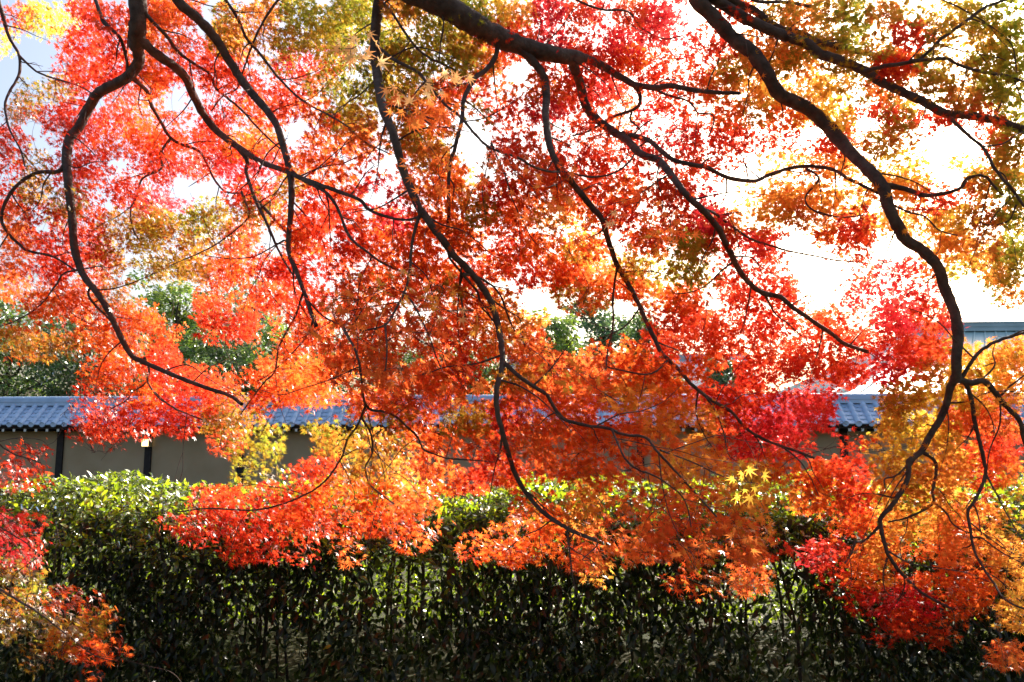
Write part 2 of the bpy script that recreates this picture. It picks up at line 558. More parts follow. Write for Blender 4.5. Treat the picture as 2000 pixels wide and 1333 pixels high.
# ------------------------------------------------------------------ evergreen trees behind the wall
def green_tree(name, label, px, top, dist, wpx, kind, cols, n=9000, base_frac=0.16, group="evergreen trees behind the wall"):
    a = (px - 1000.0) / FPX
    x, y = a * dist, dist
    ztop = 1.75 + (850 - top) / FPX * dist
    w = wpx / FPX * dist / 2
    root = empty(name, (x, y, 0.0))
    tag(root, label, "tree", group)
    lr = np.random.default_rng(int(px * 7 + top))
    # trunk with limbs
    parts = []
    tp = smooth_path([(0, 0, -0.1), (lr.normal(0, .1), lr.normal(0, .1), ztop * .3), (lr.normal(0, .25), lr.normal(0, .2), ztop * .62), (lr.normal(0, .2), 0, ztop * .95)], 6)
    r0 = 0.028 * ztop + 0.03
    parts.append(tube(tp, r0 * np.linspace(1, 0.16, len(tp)) ** 0.9, 8, 0.05, 3))
    clumps, rad = [], []
    nl = {"round": 26, "cone": 26, "pine": 13, "loose": 24}[kind]
    for i in range(nl):
        f = base_frac + (0.97 - base_frac) * (i + lr.uniform(0, .9)) / nl
        th = i * 2.4 + lr.uniform(-.5, .5)
        s = tp[min(int(f * 0.9 * (len(tp) - 1)), len(tp) - 1)]
        if kind == "round":
            ext = w * math.sqrt(max(0.05, 1 - ((f - 0.52) / 0.52) ** 2)) * lr.uniform(.6, 1.0)
        elif kind == "cone":
            ext = w * (1.12 - f) * lr.uniform(.7, 1.05)
        elif kind == "pine":
            ext = w * (0.95 if f < .75 else .55) * lr.uniform(.6, 1.05)
        else:
            ext = w * math.sqrt(max(0.08, 1 - ((f - 0.6) / 0.5) ** 2)) * lr.uniform(.55, 1.05)
        e = np.array([math.cos(th) * ext, math.sin(th) * ext, f * ztop + (0.05 if kind == "pine" else 0.12) * ext])
        lp = smooth_path([s, s * .5 + e * .5 + lr.normal(0, .12, 3), e], 5)
        parts.append(tube(lp, np.linspace(r0 * .30, r0 * .06, len(lp)), 5))
        nsub = 5 if kind != "pine" else 6
        for k in range(nsub):
            q = lp[-1] * (0.35 + 0.65 * (k + 1) / nsub) + s * (0.65 - 0.65 * (k + 1) / nsub)
            q = q + lr.normal(0, .16 * w, 3) * (1, 1, .8 if kind != "pine" else .22)
            clumps.append(q); rad.append(w * lr.uniform(.16, .30))
    V, T = merge(parts)
    link("trunk", np_mesh("trunk", V, T, smooth=True), M["trunk"], root)
    clumps = np.array(clumps); rad = np.array(rad)
    n = int(n * 1.7)
    ci = lr.integers(0, len(clumps), n)
    dirs = unit(lr.normal(size=(n, 3)))
    rr = lr.uniform(0.25, 1.0, n) ** 0.5
    fl = np.array([1, 1, 0.72]) if kind != "pine" else np.array([1.25, 1.25, 0.26])
    P = clumps[ci] + dirs * (rad[ci] * rr)[:, None] * fl
    keep = P[:, 2] > 0.8
    P, ci, dirs = P[keep], ci[keep], dirs[keep]
    n = len(P)
    Nn = unit(dirs * .5 + np.array([0, 0, .55]) + rand_dirs(n) * .75)
    Dd = unit(dirs + rand_dirs(n) * .8 + np.array([0, 0, -.2]))
    S = lr.uniform(.10, .20, n) * (dist / 28.0)
    if kind == "pine":
        S *= 1.1
    cc = np.array(cols)
    cl = cc[lr.integers(0, len(cc), len(clumps))]
    colr = cl[ci] * 2.2 * lr.uniform(.6, 1.4, (n, 1)) * (1 + lr.normal(0, .06, (n, 3)))
    V, T, col = leaves(RHOMB_T, P, Nn, Dd, S, np.clip(colr, 0.004, .6))
    o = link("crown", np_mesh("crown", V, T, col), M["green"], root)
    return root


DK = [(0.030, 0.055, 0.018), (0.038, 0.068, 0.022), (0.05, 0.085, 0.025)]
MDg = [(0.055, 0.10, 0.022), (0.075, 0.12, 0.03), (0.045, 0.085, 0.02)]
BR = [(0.12, 0.17, 0.03), (0.09, 0.14, 0.03), (0.14, 0.18, 0.04)]
BL = [(0.045, 0.085, 0.06), (0.06, 0.10, 0.07), (0.05, 0.09, 0.05)]
green_tree("evergreen_tree", "dark broad evergreen tree at the far left above the wall roof", 20, 585, 27, 300, "round", DK + MDg[:1])
green_tree("evergreen_tree", "dark evergreen tree with bare lower trunk behind the left wall roof", 185, 600, 26, 280, "round", DK)
green_tree("evergreen_tree", "tall sunlit evergreen with yellow-green top left of the red hanging spray", 335, 540, 29, 200, "round", MDg + BR, 11000)
green_tree("conifer_tree", "bluish open conifer with thin sprays against the sky at left", 480, 545, 33, 220, "loose", BL, 6500)
green_tree("evergreen_tree", "dark rounded evergreen below the bluish conifer", 440, 640, 26, 210, "round", DK + MDg, 9000)
green_tree("evergreen_tree", "mid green evergreen half hidden right of the bluish conifer", 585, 620, 28, 220, "round", MDg, 8000)
green_tree("evergreen_tree", "dark evergreen hidden behind the orange maple spray over the wall", 760, 650, 27, 230, "round", DK, 7000)
green_tree("evergreen_tree", "dark evergreen seen in gaps beside the central maple limb", 930, 655, 28, 220, "round", DK + MDg, 7000)
green_tree("evergreen_tree", "small bright rounded evergreen left of the layered pine", 1095, 615, 30, 130, "round", BR + MDg, 9000)
green_tree("pine_tree", "pale layered pine with flat tiers and sky between them", 1178, 585, 37, 230, "pine", BL + MDg[:1], 8000)
green_tree("evergreen_tree", "green evergreen right of the layered pine", 1268, 612, 32, 130, "round", MDg + BL, 8000)
green_tree("evergreen_tree", "small dark evergreen peeping below the red maple left of the hall", 1420, 692, 29, 120, "round", DK + BL, 6000)

# ------------------------------------------------------------------ the clipped hedge
HEDGE = empty("hedge", (0, 6.4, 0))
tag(HEDGE, "clipped hedge with sunlit glossy green top and dark stemmy front", "hedge")
HF, HB, HH = -1.1, 1.1, 1.30      # front, back, height (local)
HX0, HX1 = -6.5, 6.5


def hedge_leaves(P, Nn, Dd, S, cols):
    n = len(P)
    cc = np.array(cols)
    colr = cc[rng.integers(0, len(cc), n)] * rng.uniform(.7, 1.3, (n, 1))
    return leaves(HEDGE_T, P, Nn, Dd, S, colr)


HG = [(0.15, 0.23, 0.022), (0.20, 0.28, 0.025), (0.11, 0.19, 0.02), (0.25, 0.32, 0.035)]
HD_SHADED = [(0.012, 0.022, 0.007), (0.018, 0.030, 0.009), (0.028, 0.045, 0.012)]  # hedge green darkened to stand for the shaded front and inside
# top and rounded front shoulder
n = 52000
x = rng.uniform(HX0, HX1, n)
bumps = 0.035 * np.sin(x * 3.1) + 0.03 * np.sin(x * 7.3 + 1) + 0.02 * np.sin(x * 1.3)
s = rng.uniform(0, 1, n)
yy = HF + 0.0 + (HB - HF) * s
shoulder = np.clip((0.55 - (yy - HF)) / 0.55, 0, 1) ** 2.4 * 0.30 + np.clip((0.3 - (HB - yy)) / 0.3, 0, 1) ** 2 * 0.12
depth = rng.exponential(0.085, n) - .03 * rng.uniform(0, 1, n) ** 3
zz = HH - shoulder - depth + bumps + 0.03 * np.sin(yy * 6 + x * 2)
P = np.stack([x, yy, zz], 1)
Nn = unit(np.array([.1, .45, .75]) + rand_dirs(n) * .8)
Dd = unit(np.array([0, -.45, .05]) + rand_dirs(n) * 1.0)
a = hedge_leaves(P, Nn, Dd, rng.uniform(.040, .085, n), HG)
o = link("top_foliage", np_mesh("top_foliage", *a), M["hedge_top"], HEDGE)
# front, inside and back: thinner, shade put into front and inner leaf colour
n = 38000
x = rng.uniform(HX0, HX1, n)
z = rng.uniform(0.02, HH - .12, n)
patch = np.sin(x * 2.3 + 1.5 * np.sin(z * 4)) + np.sin(x * 5.1 + z * 3.0) * .7 + rng.normal(0, .7, n)
keep = patch > -0.75
y = HF + 0.05 + rng.exponential(.16, n) + 0.1 * (z / HH) ** 4
P = np.stack([x, y, z], 1)[keep]
n = len(P)
Nn = unit(np.array([0, -.7, .45]) + rand_dirs(n) * .8)
Dd = unit(np.array([0, -.1, -.8]) + rand_dirs(n) * .65)
a1 = hedge_leaves(P, Nn, Dd, rng.uniform(.055, .085, n), HD_SHADED)
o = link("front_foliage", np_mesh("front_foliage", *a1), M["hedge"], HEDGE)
n = 26000
x = rng.uniform(HX0, HX1, n)
z = rng.uniform(0.05, HH - .1, n)
y = HB - rng.exponential(.16, n)
P = np.stack([x, y, z], 1)
Nn = unit(np.array([0, .7, .45]) + rand_dirs(n) * .8)
Dd = unit(np.array([0, .2, -.3]) + rand_dirs(n) * .8)
a1 = hedge_leaves(P, Nn, Dd, rng.uniform(.05, .08, n), HG[:3])
o = link("back_foliage", np_mesh("back_foliage", *a1), M["hedge"], HEDGE)
n = 12000
x = rng.uniform(HX0, HX1, n)
z = HH - .08 - rng.uniform(0, 1, n) ** 1.7 * 1.0
y = rng.uniform(HF + .2, HB - .2, n)
P = np.stack([x, y, z], 1)
a1 = hedge_leaves(P, unit(np.array([0, -.2, .6]) + rand_dirs(n) * .8), rand_dirs(n), rng.uniform(.05, .075, n), HD_SHADED)
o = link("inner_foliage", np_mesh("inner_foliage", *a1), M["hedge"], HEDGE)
# stems
for i in range(96):
    x = -5.0 + 10.0 * (i + rng.uniform(-.45, .45)) / 96
    y = rng.uniform(HF + .18, HB - .5)
    lean = rng.normal(0, .07, 2)
    h = rng.uniform(1.0, 1.25)
    p = smooth_path([(x, y, -.03), (x + lean[0] * .4 + rng.normal(0, .02), y + lean[1] * .4, h * .4), (x + lean[0] * .8 + rng.normal(0, .03), y + lean[1], h * .75), (x + lean[0] * 1.3, y + lean[1] * 1.4, h)], 4)
    parts = [tube(p, np.linspace(rng.uniform(.010, .022), .006, len(p)), 6, .06, i)]
    for k in range(6):
        b = p[rng.integers(2, len(p) - 2)]
        e = b + np.array([rng.normal(0, .16), rng.normal(0, .16), rng.uniform(.12, .35)])
        q = smooth_path([b, (b + e) / 2 + rng.normal(0, .025, 3), e], 4)
        parts.append(tube(q, np.linspace(.006, .003, len(q)), 4))
    V, T = merge(parts)
    link("stem", np_mesh("stem", V, T, smooth=True), M["stem"], HEDGE)
# withered leaves hanging in the front
wl = [(145, 1115), (720, 1165), (535, 1165), (1035, 1270), (1085, 1145), (1710, 1303), (1375, 1150), (1650, 1225), (1020, 1290), (880, 1110), (975, 1330)]
for px, py in wl:
    p = at(px, py, 5.24) - np.array([0, 6.4, 0])
    V, T, col = leaves(HEDGE_T, p[None], np.array([[.2, -1, .2]]), np.array([[rng.normal(0, .3), -.1, -1.0]]), np.array([.085]), np.array([[.20, .065, .03]]))
    V2, T2, col2 = leaves(HEDGE_T, p[None] + [[.015, .01, .01]], np.array([[-.3, -1, .1]]), np.array([[.4, -.1, -1.0]]), np.array([.07]), np.array([[.16, .05, .025]]))
    link("withered_leaf", np_mesh("withered_leaf", np.concatenate([V, V2]), np.concatenate([T, T2 + len(V)]), np.concatenate([col, col2])), M["maple"], HEDGE)

# fallen leaves on the moss beyond and under the hedge
n = 9000
x = rng.uniform(-9, 9, n); y = rng.uniform(4.2, 12, n)
keep = (np.sin(x * 1.7 + y) + np.sin(y * 2.1 - x * .8) + rng.normal(0, .8, n)) > 0.0
P = np.stack([x, y, np.full(n, .012) + rng.uniform(0, .02, n)], 1)[keep]
n = len(P)
fc = np.array([(.30, .10, .06), (.35, .18, .07), (.24, .09, .05), (.42, .26, .12)])
V, T, col = leaves(leaf_template(5), P, unit(np.array([0, 0, 1.0]) + rand_dirs(n) * .35), rand_dirs(n), rng.uniform(.022, .034, n), fc[rng.integers(0, 4, n)])
tag(link("fallen_leaves", np_mesh("fallen_leaves", V, T, col), M["maple"]), kind="stuff")

# ------------------------------------------------------------------ the maples
# distance (along the view) of the curtain of boughs at points of the photograph
DF = np.array([(60, 60, 6.2), (100, 450, 5.4), (330, 300, 6.2), (270, 20, 5.0), (250, 700, 5.3), (400, 800, 5.2), (480, 1000, 4.6), (560, 860, 4.6),
               (700, 560, 3.9), (740, 700, 3.3), (620, 60, 5.4), (850, 60, 4.6), (760, 300, 4.0), (860, 430, 3.9), (1000, 340, 3.8), (1300, 430, 4.0),
               (1050, 100, 4.8), (1200, 180, 5.4), (1180, 560, 4.8), (1000, 800, 3.6), (1250, 930, 3.3), (1450, 980, 3.4), (1250, 1080, 3.5),
               (1480, 640, 5.2), (1480, 850, 4.9), (1620, 980, 4.6), (1700, 660, 5.6), (1560, 300, 5.2), (1400, 100, 5.0), (1900, 80, 4.4), (1950, 420, 4.2),
               (1740, 840, 4.5), (1900, 900, 4.6), (1800, 1180, 4.5), (1960, 1260, 3.9), (100, 1200, 3.7), (40, 900, 4.8), (30, 1050, 4.2), (1720, 420, 4.6),
               (430, 640, 5.6), (820, 950, 4.2), (1870, 700, 4.4)])


def field(px, py):
    px, py = np.asarray(px, float), np.asarray(py, float)
    d2 = (px[..., None] - DF[:, 0]) ** 2 + (py[..., None] - DF[:, 1]) ** 2 + 60 ** 2
    w = d2 ** -1.5
    return (w * DF[:, 2]).sum(-1) / w.sum(-1)


# boughs: tree, start width, end width (photograph px), depth drift, course
BR_DATA = [
 ("A", 40, 34, 0, "268,-90 270,0 270,50 266,92"),
 ("A", 25, 8, 0, "266,88 271,120 250,150 215,170 190,185 172,215 156,245 136,270 129,310 133,350 140,420 147,490 165,535 185,560 210,600 230,640 255,685 280,700 320,718 360,735 400,752 450,772 472,790"),
 ("A", 10, 4, 0, "130,312 115,335 75,338 45,355 20,385 8,415 10,445 40,480 57,492 105,503 150,530"),
 ("A", 23, 5, 0, "270,75 285,88 310,110 340,130 365,155 376,180 400,225 430,260 465,285 510,315 555,330 600,350 650,370 700,390 720,410 760,425 800,430 828,418"),
 ("A", 11, 5, .2, "462,285 483,315 481,336 497,385 518,410 560,455 568,470"),
 ("A", 8, 4, .3, "497,385 505,403 522,433 546,482 568,527 578,545"),
 ("A", 25, 8, 0, "330,-40 350,5 385,35 420,75 450,125 480,170 520,215 545,255 560,300 568,335 572,380 568,440 565,490 580,535 597,580 607,610 618,637"),
 ("A", 9, 4, .1, "566,330 590,350 640,375 667,410 688,458 720,485 752,510 790,528 825,545"),
 ("A", 10, 4, .2, "256,150 287,179 298,210 319,245 336,273 364,287 389,298 406,326 420,354 441,375 472,378"),
 ("A", 6, 3, .2, "334,270 313,300 315,330 280,350 270,385 257,410 262,450 280,480"),
 ("A", 9, 4, .2, "283,25 294,38 326,70 350,102 385,126 410,140 424,168 445,189 473,214 508,252 547,291"),
 ("A", 9, 6, 0, "180,-20 186,0 203,38 224,60 238,80 247,116 249,145"),
 ("A", 9, 3, 0, "-6,-10 2,20 17,70 37,109 33,147 14,182 7,210 17,252 38,291 49,326"),
 ("A", 5, 3, .1, "36,108 70,140 105,155 150,168 190,190"),
 ("A", 8, 3, .2, "430,-20 441,0 466,38 483,77 511,109 543,150 575,182 610,207 648,228 681,249 713,277 765,303"),
 ("A", 6, 3, .2, "552,-15 543,0 518,35 497,73 483,108 473,137 459,172 431,189 413,217"),
 ("A", 6, 3, .1, "180,555 172,573 182,591 210,622 240,660"),
 ("A", 5, 2, .1, "160,526 126,535 109,559 81,594 39,622 -10,642"),
 ("A", 5, 3, 0, "282,698 291,724 287,748 305,776 333,794 364,808 400,822"),
 ("A", 4, 2, 0, "287,748 256,769 245,783 215,800"),
 ("A", 5, 3, .1, "591,575 575,622 547,671 540,724 519,748 491,783 470,810"),
 ("A", 4, 2, .1, "612,625 596,661 568,692 526,731 501,745"),
 ("A", 5, 2, 0, "-60,820 -20,850 15,880 45,895 80,905"),
 ("A", 5, 2, 0, "-70,960 -30,1010 10,1035 50,1060 72,1080"),
 ("A", 7, 2, 0, "-80,1080 -30,1130 30,1170 80,1200 130,1235 180,1275 220,1292"),
 ("A", 5, 2, .1, "472,375 485,420 460,450 420,480 380,500 330,520"),
 ("A", 4, 2, .3, "555,470 500,500 450,505 400,500"),
 ("B", 25, 8, 0, "742,-80 740,0 735,50 732,90 735,130 742,180 750,215 765,250 778,290 793,340 810,380 825,410 855,450 885,490 910,515 935,545 960,585 975,630 985,680 987,715 977,760 976,800 990,860 1005,911 1021,947 1046,982 1074,1010 1119,1038 1165,1056"),
 ("B", 10, 4, 0, "988,712 1021,741 1053,762 1070,773 1091,804 1109,822 1147,832 1190,839 1225,850 1263,853 1283,874 1305,900 1340,940 1370,975 1400,1010"),
 ("B", 6, 4, .1, "872,480 880,505 902,535 899,563 909,622"),
 ("B", 6, 4, .1, "903,535 930,570 941,601 962,626 972,640"),
 ("B", 8, 4, -.2, "734,90 743,96 769,116 797,130 822,144 839,168 853,182 878,207 902,224 930,256 955,280 983,294 1021,308 1063,329 1116,336 1158,345 1197,340 1225,322 1240,300"),
 ("B", 8, 4, -.2, "823,410 806,460 798,520 790,560 769,605 752,633 706,647"),
 ("B", 5, 3, -.1, "752,633 755,678 752,725"),
 ("B", 5, 3, -.1, "788,570 811,601 836,657 860,717"),
 ("B", 6, 3, .1, "905,535 940,545 975,575 1000,640 1040,690"),
 ("B", 72, 30, 0, "770,-60 800,-25 860,5 900,28 925,42 955,60 985,75 1010,85 1050,98 1090,108 1132,114"),
 ("B", 19, 8, 0, "1128,112 1145,115 1176,130 1211,151 1242,168 1281,172 1309,168 1350,175 1400,180 1445,183"),
 ("B", 10, 4, .2, "1240,168 1248,182 1249,200 1235,217 1197,231 1155,256 1120,265"),
 ("B", 5, 3, .2, "1234,220 1232,235 1252,255 1254,290"),
 ("B", 6, 3, .2, "1284,172 1290,180 1316,189 1345,196 1363,217 1391,221 1393,238 1384,266"),
 ("B", 22, 8, 0, "1108,108 1118,125 1134,168 1144,207 1165,231 1197,256 1225,273 1253,298 1291,312 1312,336 1333,368 1346,382 1381,413 1402,445 1412,467 1430,507 1451,542 1482,570 1517,577 1545,598 1580,622 1622,650 1650,671 1696,688"),
 ("B", 6, 3, .2, "1380,411 1395,417 1433,445 1465,467 1496,479 1542,493 1598,503 1636,510 1703,515"),
 ("B", 12, 7, .1, "1215,262 1263,273 1291,294 1316,312 1350,322 1377,329 1416,350 1468,356 1503,343 1538,333 1573,329 1622,333 1650,350 1682,364 1716,378"),
 ("B", 20, 5, 0, "975,72 995,82 1021,102 1049,130 1063,154 1069,189 1067,224 1074,277 1090,318 1105,343 1130,371 1155,403 1176,431 1193,479 1207,517 1225,549 1242,580 1260,619 1277,654 1295,692 1316,713 1351,752 1388,783 1430,808 1465,843 1503,864 1552,881 1590,895"),
 ("B", 6, 4, 0, "1205,512 1204,530 1198,573 1197,633 1186,685 1183,722"),
 ("B", 5, 3, 0, "1303,705 1285,722 1260,731 1211,724 1180,715"),
 ("B", 12, 7, .3, "972,80 969,109 951,137 930,154 909,196 906,224 899,266 892,294 883,315 878,368 879,413 872,459"),
 ("B", 7, 4, .1, "738,0 752,10 773,38 797,80 825,109 860,126 905,146"),
 ("B", 6, 3, .2, "1110,-12 1134,4 1176,21 1225,25 1253,56 1295,77 1333,70"),
 ("B", 6, 3, 0, "670,640 700,700 712,776 714,796 700,828 680,856 668,890 644,926 616,952 580,970 550,982 500,993 410,992 350,1000"),
 ("B", 6, 3, 0, "713,790 724,800 748,804 772,812 818,853 829,874 867,891 902,897 965,903"),
 ("B", 5, 3, 0, "706,815 724,848 728,886 714,920 722,950 740,966 770,985"),
 ("B", 5, 3, 0, "1195,838 1204,862 1214,884 1239,912 1274,929 1316,957 1340,985 1350,1030"),
 ("B", 4, 3, 0, "1378,775 1402,811 1416,853 1421,885"),
 ("B", 5, 2, 0, "1493,574 1507,608 1528,629 1545,643 1566,657"),
 ("B", 5, 2, .1, "1432,512 1402,535 1381,556 1346,573 1310,575"),
 ("B", 4, 2, 0, "1520,868 1560,900 1580,930 1600,970"),
 ("B", 4, 2, 0, "1290,880 1350,900 1420,930 1480,945"),
 ("B", 4, 2, 0, "1080,1014 1060,1030 1020,1050 990,1075"),
 ("B", 4, 2, 0, "1122,1040 1110,1070 1150,1095 1170,1110"),
 ("B", 4, 2, .1, "960,280 985,345 1000,390 1025,440 1045,475 1080,495"),
 ("C", 34, 21, 0, "1345,-40 1360,0 1391,32 1430,75 1468,105 1496,142 1524,188 1573,213 1608,242 1636,272 1668,312 1703,343 1727,371 1738,413 1757,452 1772,475 1805,496 1833,526 1848,570 1866,615 1872,655 1868,700 1869,745"),
 ("C", 17, 5, 0, "1868,735 1856,757 1850,783 1840,811 1819,846 1801,881 1773,908 1771,933 1759,964 1738,996 1717,1020 1716,1038 1724,1069 1734,1094 1759,1122 1790,1153 1819,1171 1860,1190"),
 ("C", 6, 3, 0, "1716,1030 1689,1055 1664,1057 1636,1052"),
 ("C", 5, 3, 0, "1671,1056 1664,1083 1650,1101"),
 ("C", 4, 2, 0, "1733,1090 1724,1125 1731,1157 1750,1165"),
 ("C", 5, 3, 0, "1776,908 1750,928 1727,934 1729,954"),
 ("C", 8, 4, .1, "1800,882 1827,905 1822,957 1822,982 1801,999 1766,1013 1734,1020"),
 ("C", 5, 3, .1, "1822,980 1847,1003 1861,1027 1889,1041"),
 ("C", 9, 6, 0, "1872,740 1882,734 1896,710 1913,689 1941,671 1966,661 2001,650 2045,638"),
 ("C", 15, 8, 0, "1870,740 1896,748 1920,745 1938,762 1955,780 1976,801 1994,825 2000,853 2012,900"),
 ("C", 5, 3, 0, "1952,776 1969,759 1997,738 2030,715"),
 ("C", 10, 4, 0, "1880,744 1889,755 1899,787 1903,818 1910,853 1920,901 1924,929 1910,964 1892,996 1896,1034 1906,1076 1924,1108 1945,1139 1959,1164 1985,1183 2020,1195"),
 ("C", 4, 2, 0, "1900,985 1908,1000 1917,1045"),
 ("C", 4, 2, 0, "1925,925 1955,982 1976,1020 2001,1062"),
 ("C", 4, 2, 0, "1900,1050 1917,1052 1945,1073 1973,1090 2010,1106"),
 ("C", 13, 5, .1, "1722,362 1745,364 1770,368 1815,380 1875,368 1892,349 1924,343 1941,361 1959,382"),
 ("C", 25, 16, .2, "1360,-30 1398,0 1440,28 1486,53 1524,70 1573,88 1601,109 1643,123 1690,142 1720,165 1763,186 1801,203 1847,228 1896,233 1948,242 2001,258 2065,278"),
 ("C", 10, 6, .2, "1688,140 1727,130 1784,121 1812,105 1840,77 1875,53 1917,21 1966,0 2000,-20"),
 ("C", 8, 6, .2, "1780,120 1847,117 1878,130 1931,144 1966,147 2005,162"),
 ("C", 8, 6, 0, "1855,230 1889,263 1924,294 1941,326 1966,357 1987,385 2005,410"),
 ("C", 20, 10, .6, "1400,-30 1426,0 1468,18 1496,39 1531,60 1566,70 1591,84 1636,95 1685,105 1738,116 1790,137 1861,161"),
 ("C", 9, 6, .5, "1460,-10 1482,4 1538,4 1573,11 1598,7 1625,-12"),
 ("C", 5, 3, 0, "1735,395 1770,412 1805,420 1830,445 1870,460"),
 ("C", 5, 3, .1, "1575,330 1600,350 1575,385 1590,410 1640,425 1690,420"),
 ("C", 4, 2, .1, "1985,400 1970,430 1930,440 1900,430"),
 ("C", 4, 2, .2, "1820,-10 1900,30 1940,55 1975,90 1985,138"),
]

TREES = {
 "A": dict(base=(-3.0, -1.6, 0), path=[(-3.0, -1.6, -.1), (-2.95, -1.45, 1.2), (-2.75, -.9, 2.7), (-2.45, .3, 3.9), (-2.25, 1.7, 4.7)], r=(.20, .10),
           label="maple with red and olive leaves whose forked limb enters at the upper left"),
 "B": dict(base=(0.7, -2.4, 0), path=[(.7, -2.4, -.1), (.6, -2.2, 1.3), (.35, -1.6, 2.8), (-.1, -.2, 4.0), (-.5, 1.4, 4.6)], r=(.24, .12),
           label="maple with orange leaves on the thickest limb crossing the top middle"),
 "C": dict(base=(3.3, -1.4, 0), path=[(3.3, -1.4, -.1), (3.2, -1.2, 1.3), (2.8, -.6, 2.8), (2.1, .6, 4.1), (1.5, 1.9, 4.7)], r=(.20, .10),
           label="maple with pink-red and yellow leaves on the long sinuous limb at right"),
}
roots = {}
for k, t in TREES.items():
    ro = empty("maple_tree", t["base"])
    tag(ro, t["label"], "tree", "maples arching overhead")
    roots[k] = ro
    p = smooth_path(t["path"], 8)
    t["curve"] = p
    rr = np.linspace(t["r"][0], t["r"][1], len(p)); rr[:6] *= np.linspace(1.5, 1.0, 6)
    V, T = tube(p, rr, 16, .035, 5)
    link("trunk", np_mesh("trunk", V - np.array(t["base"]), T, smooth=True), M["bark"], ro)

branches = []
net_p, net_b, net_r = [], [], []
for bi, (tk, w0, w1, drift, pts) in enumerate(BR_DATA):
    q = np.array([[float(v) for v in s.split(",")] for s in pts.split()])
    q = smooth_path(q, 5)
    m = len(q)
    L = np.r_[0, np.cumsum(np.hypot(*np.diff(q, axis=0).T))]
    t = L / L[-1]
    d = field(q[:, 0], q[:, 1]) - 0.10 + drift * t
    for _ in range(3):
        d[1:-1] = (d[:-2] + 2 * d[1:-1] + d[2:]) / 4
    P = at(q[:, 0], q[:, 1], d)
    lr = np.random.default_rng(bi)
    wob = np.cumsum(lr.normal(0, .0016, (m, 3)), 0) * (t * (1 - t) * 4)[:, None]
    P = P + wob
    R = (w0 + (w1 - w0) * t ** 0.8) * .90 / 2 / FPX * d
    if q[0, 1] < -8 or q[0, 0] < -8:           # comes from out of sight: carry it back to its trunk
        cv = TREES[tk]["curve"]
        if q[0, 0] < -8:
            h = cv[-6]
        else:
            h = cv[-1] if w0 > 15 else cv[-4]
        mid = (h + P[0]) / 2 + np.array([0, 0, .18])
        pre = smooth_path([h, mid, P[0], P[4]], 7)[:14]
        r_pre = np.linspace(max(R[0] * 1.25, .02), R[0], len(pre))
        P = np.vstack([pre, P]); R = np.r_[r_pre, R]
    else:
        R[:2] *= 1.18                           # swelling where it leaves its bough
    branches.append(dict(tree=tk, P=P, R=R, w=w0, parts=[tube(P, R, 10 if w0 > 12 else 7, .045, bi)], leaf=[]))
    inside = slice(max(0, len(P) - m), None)
    net_p.append(P[inside]); net_b.append(np.full(m, bi)); net_r.append(R[inside])
for bi in range(len(BR_DATA)):                  # side twigs along every bough
    b = branches[bi]
    P0, R0 = net_p[bi], net_r[bi]
    seg = np.linalg.norm(np.diff(P0, axis=0), axis=1)
    Ls = np.r_[0, np.cumsum(seg)]
    pos = rng.uniform(.1, .3)
    side = 1
    while pos < Ls[-1]:
        i = int(np.searchsorted(Ls, pos)) - 1
        i = min(max(i, 0), len(P0) - 2)
        tan = unit((P0[i + 1] - P0[i])[None])[0]
        sd = np.cross(tan, [0, 1, 0]); sd /= max(np.linalg.norm(sd), .1)
        d = unit((tan * rng.uniform(.3, 1.0) + sd * side * rng.uniform(.5, 1.1) + rng.normal(0, .22, 3))[None])[0]
        L = rng.uniform(.18, .62)
        pts_ = [P0[i]]
        for q in range(4):
            d = unit((d + rng.normal(0, .22, 3) + [0, .05, -.10])[None])[0]
            pts_.append(pts_[-1] + d * L / 4)
        tw = smooth_path(pts_, 4)
        r0 = min(R0[i] * .55, .0058)
        rr = np.linspace(r0, .0014, len(tw))
        b["parts"].append(tube(tw, rr, 5))
        net_p.append(tw[2:]); net_b.append(np.full(len(tw) - 2, bi)); net_r.append(rr[2:])
        if rng.uniform() < .7:
            i2 = rng.integers(4, len(tw) - 4)
            d2 = unit((d + rng.normal(0, .55, 3))[None])[0]
            t2 = smooth_path([tw[i2], tw[i2] + d2 * L * .22 + rng.normal(0, .012, 3), tw[i2] + d2 * L * .45 + [0, 0, -.03]], 4)
            b["parts"].append(tube(t2, np.linspace(rr[i2] * .8, .0011, len(t2)), 4))
        pos += rng.uniform(.16, .42)
        side = -side if rng.uniform() < .75 else side
net_p = np.concatenate(net_p); net_b = np.concatenate(net_b); net_r = np.concatenate(net_r)

